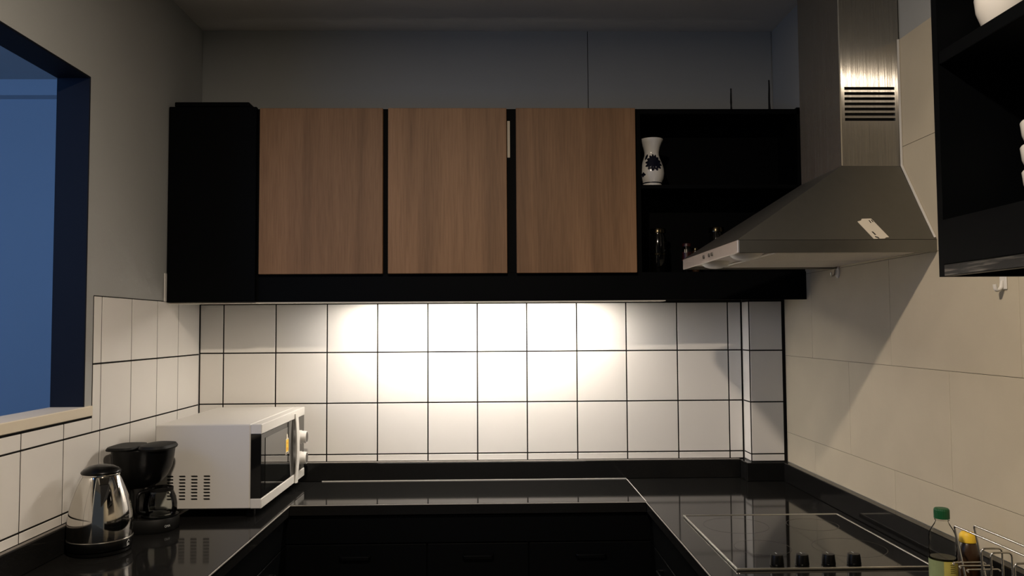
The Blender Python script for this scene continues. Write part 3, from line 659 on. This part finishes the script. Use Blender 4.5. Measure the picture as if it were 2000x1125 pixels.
def bl(a0, a1, z0, z1, r, m, name, label=None, n=14):
    bm = bmesh.new(); A = [a0+(a1-a0)*k/n for k in range(n+1)]
    lo = [bm.verts.new((bc[0]+r*math.cos(a), bc[1]+r*math.sin(a), bc[2]+z0)) for a in A]; hi = [bm.verts.new((bc[0]+r*math.cos(a), bc[1]+r*math.sin(a), bc[2]+z1)) for a in A]
    for k in range(n): bm.faces.new((lo[k], lo[k+1], hi[k+1], hi[k]))
    return obj(name, bm, m, bt, label=label)
fa = math.atan2(-bc[1], -bc[0])
bl(fa+.05, fa+1.7, .030, .082, .0289, M['label'], 'label', 'yellow label with dark text lines and a red oval')
bl(fa-1.5, fa+.05, .030, .082, .0289, M['label2'], 'label', 'greenish back part of the label')
bm = bmesh.new(); c = [bm.verts.new((bc[0]+.0293*math.cos(fa+.72+.26*math.cos(2*PI*k/20)), bc[1]+.0293*math.sin(fa+.72+.26*math.cos(2*PI*k/20)), bc[2]+.0475+.0045*math.sin(2*PI*k/20))) for k in range(20)]; bm.faces.new(c)
obj('label_oval', bm, M['red'], bt, label='red oval emblem')
bm = bmesh.new()
for k in range(5):
    A = [fa+.5+.5*q/6 for q in range(7)]; z = .058+.0042*k
    lo = [bm.verts.new((bc[0]+.0292*math.cos(a), bc[1]+.0292*math.sin(a), bc[2]+z)) for a in A]; hi = [bm.verts.new((bc[0]+.0292*math.cos(a), bc[1]+.0292*math.sin(a), bc[2]+z+.001)) for a in A]
    for q in range(6): bm.faces.new((lo[q], lo[q+1], hi[q+1], hi[q]))
obj('label_lines', bm, M['ink'], bt)
jc = (1.074, 1.835, CT+.0004)
jr = thing('sauce_jar', 'small brown sauce jar with a yellow lid behind the wire rack', 'jar', jc)
obj('glass_body', Lt([(.020, 0), (.0225, .003), (.0225, .085), (.019, .098), (.0165, .103)], jc, seg=32), M['brown'], jr, smooth=50)
obj('lid', Lt([(.0165, .1035), (.018, .105), (.0175, .120), (.013, .126), (0, .128)], jc, seg=28), M['yellow'], jr, smooth=40)
# chrome wire rack: two long rails with bent dividers
rk = thing('wire_rack', 'chrome wire plate rack on the right worktop in the corner of the photo', 'rack', (1.0, 1.42, CT))
R1, R2, RT = .944, .985, -.413
zb = CT+.0035
def rail(x): return fillet([(x+.012, 1.615, zb), (x, 1.66, RT), (x, 1.15, RT), (x+.012, 1.195, zb)], .007)
for x in (R1, R2): obj('side_rail', tube(bmesh.new(), rail(x), .0021, 8), M['wire'], rk, smooth=60)
for x in (R1+.013, R2+.011): obj('foot_rail', tube(bmesh.new(), [(x, 1.615, zb), (x, 1.195, zb)], .0021, 8), M['wire'], rk, smooth=60)
for k, y in enumerate((1.575, 1.545, 1.475, 1.445, 1.375, 1.345, 1.275, 1.245)):
    obj('divider', tube(bmesh.new(), fillet([(R1+.006, y, zb+.004), (R1+.004, y, -.437), (R2+.004, y, -.437), (R2+.006, y, zb+.004)], .009), .0019, 8), M['wire'], rk, smooth=60)
for k, y in enumerate((1.648, 1.625, 1.60, 1.51, 1.41, 1.31)):
    obj('cross_wire', tube(bmesh.new(), fillet([(R1-.012, y-.006, -.488), (R1-.012, y, -.485), (R2+.012, y, -.485), (R2+.012, y-.006, -.488)], .004), .0018, 8), M['wire'], rk, smooth=60)
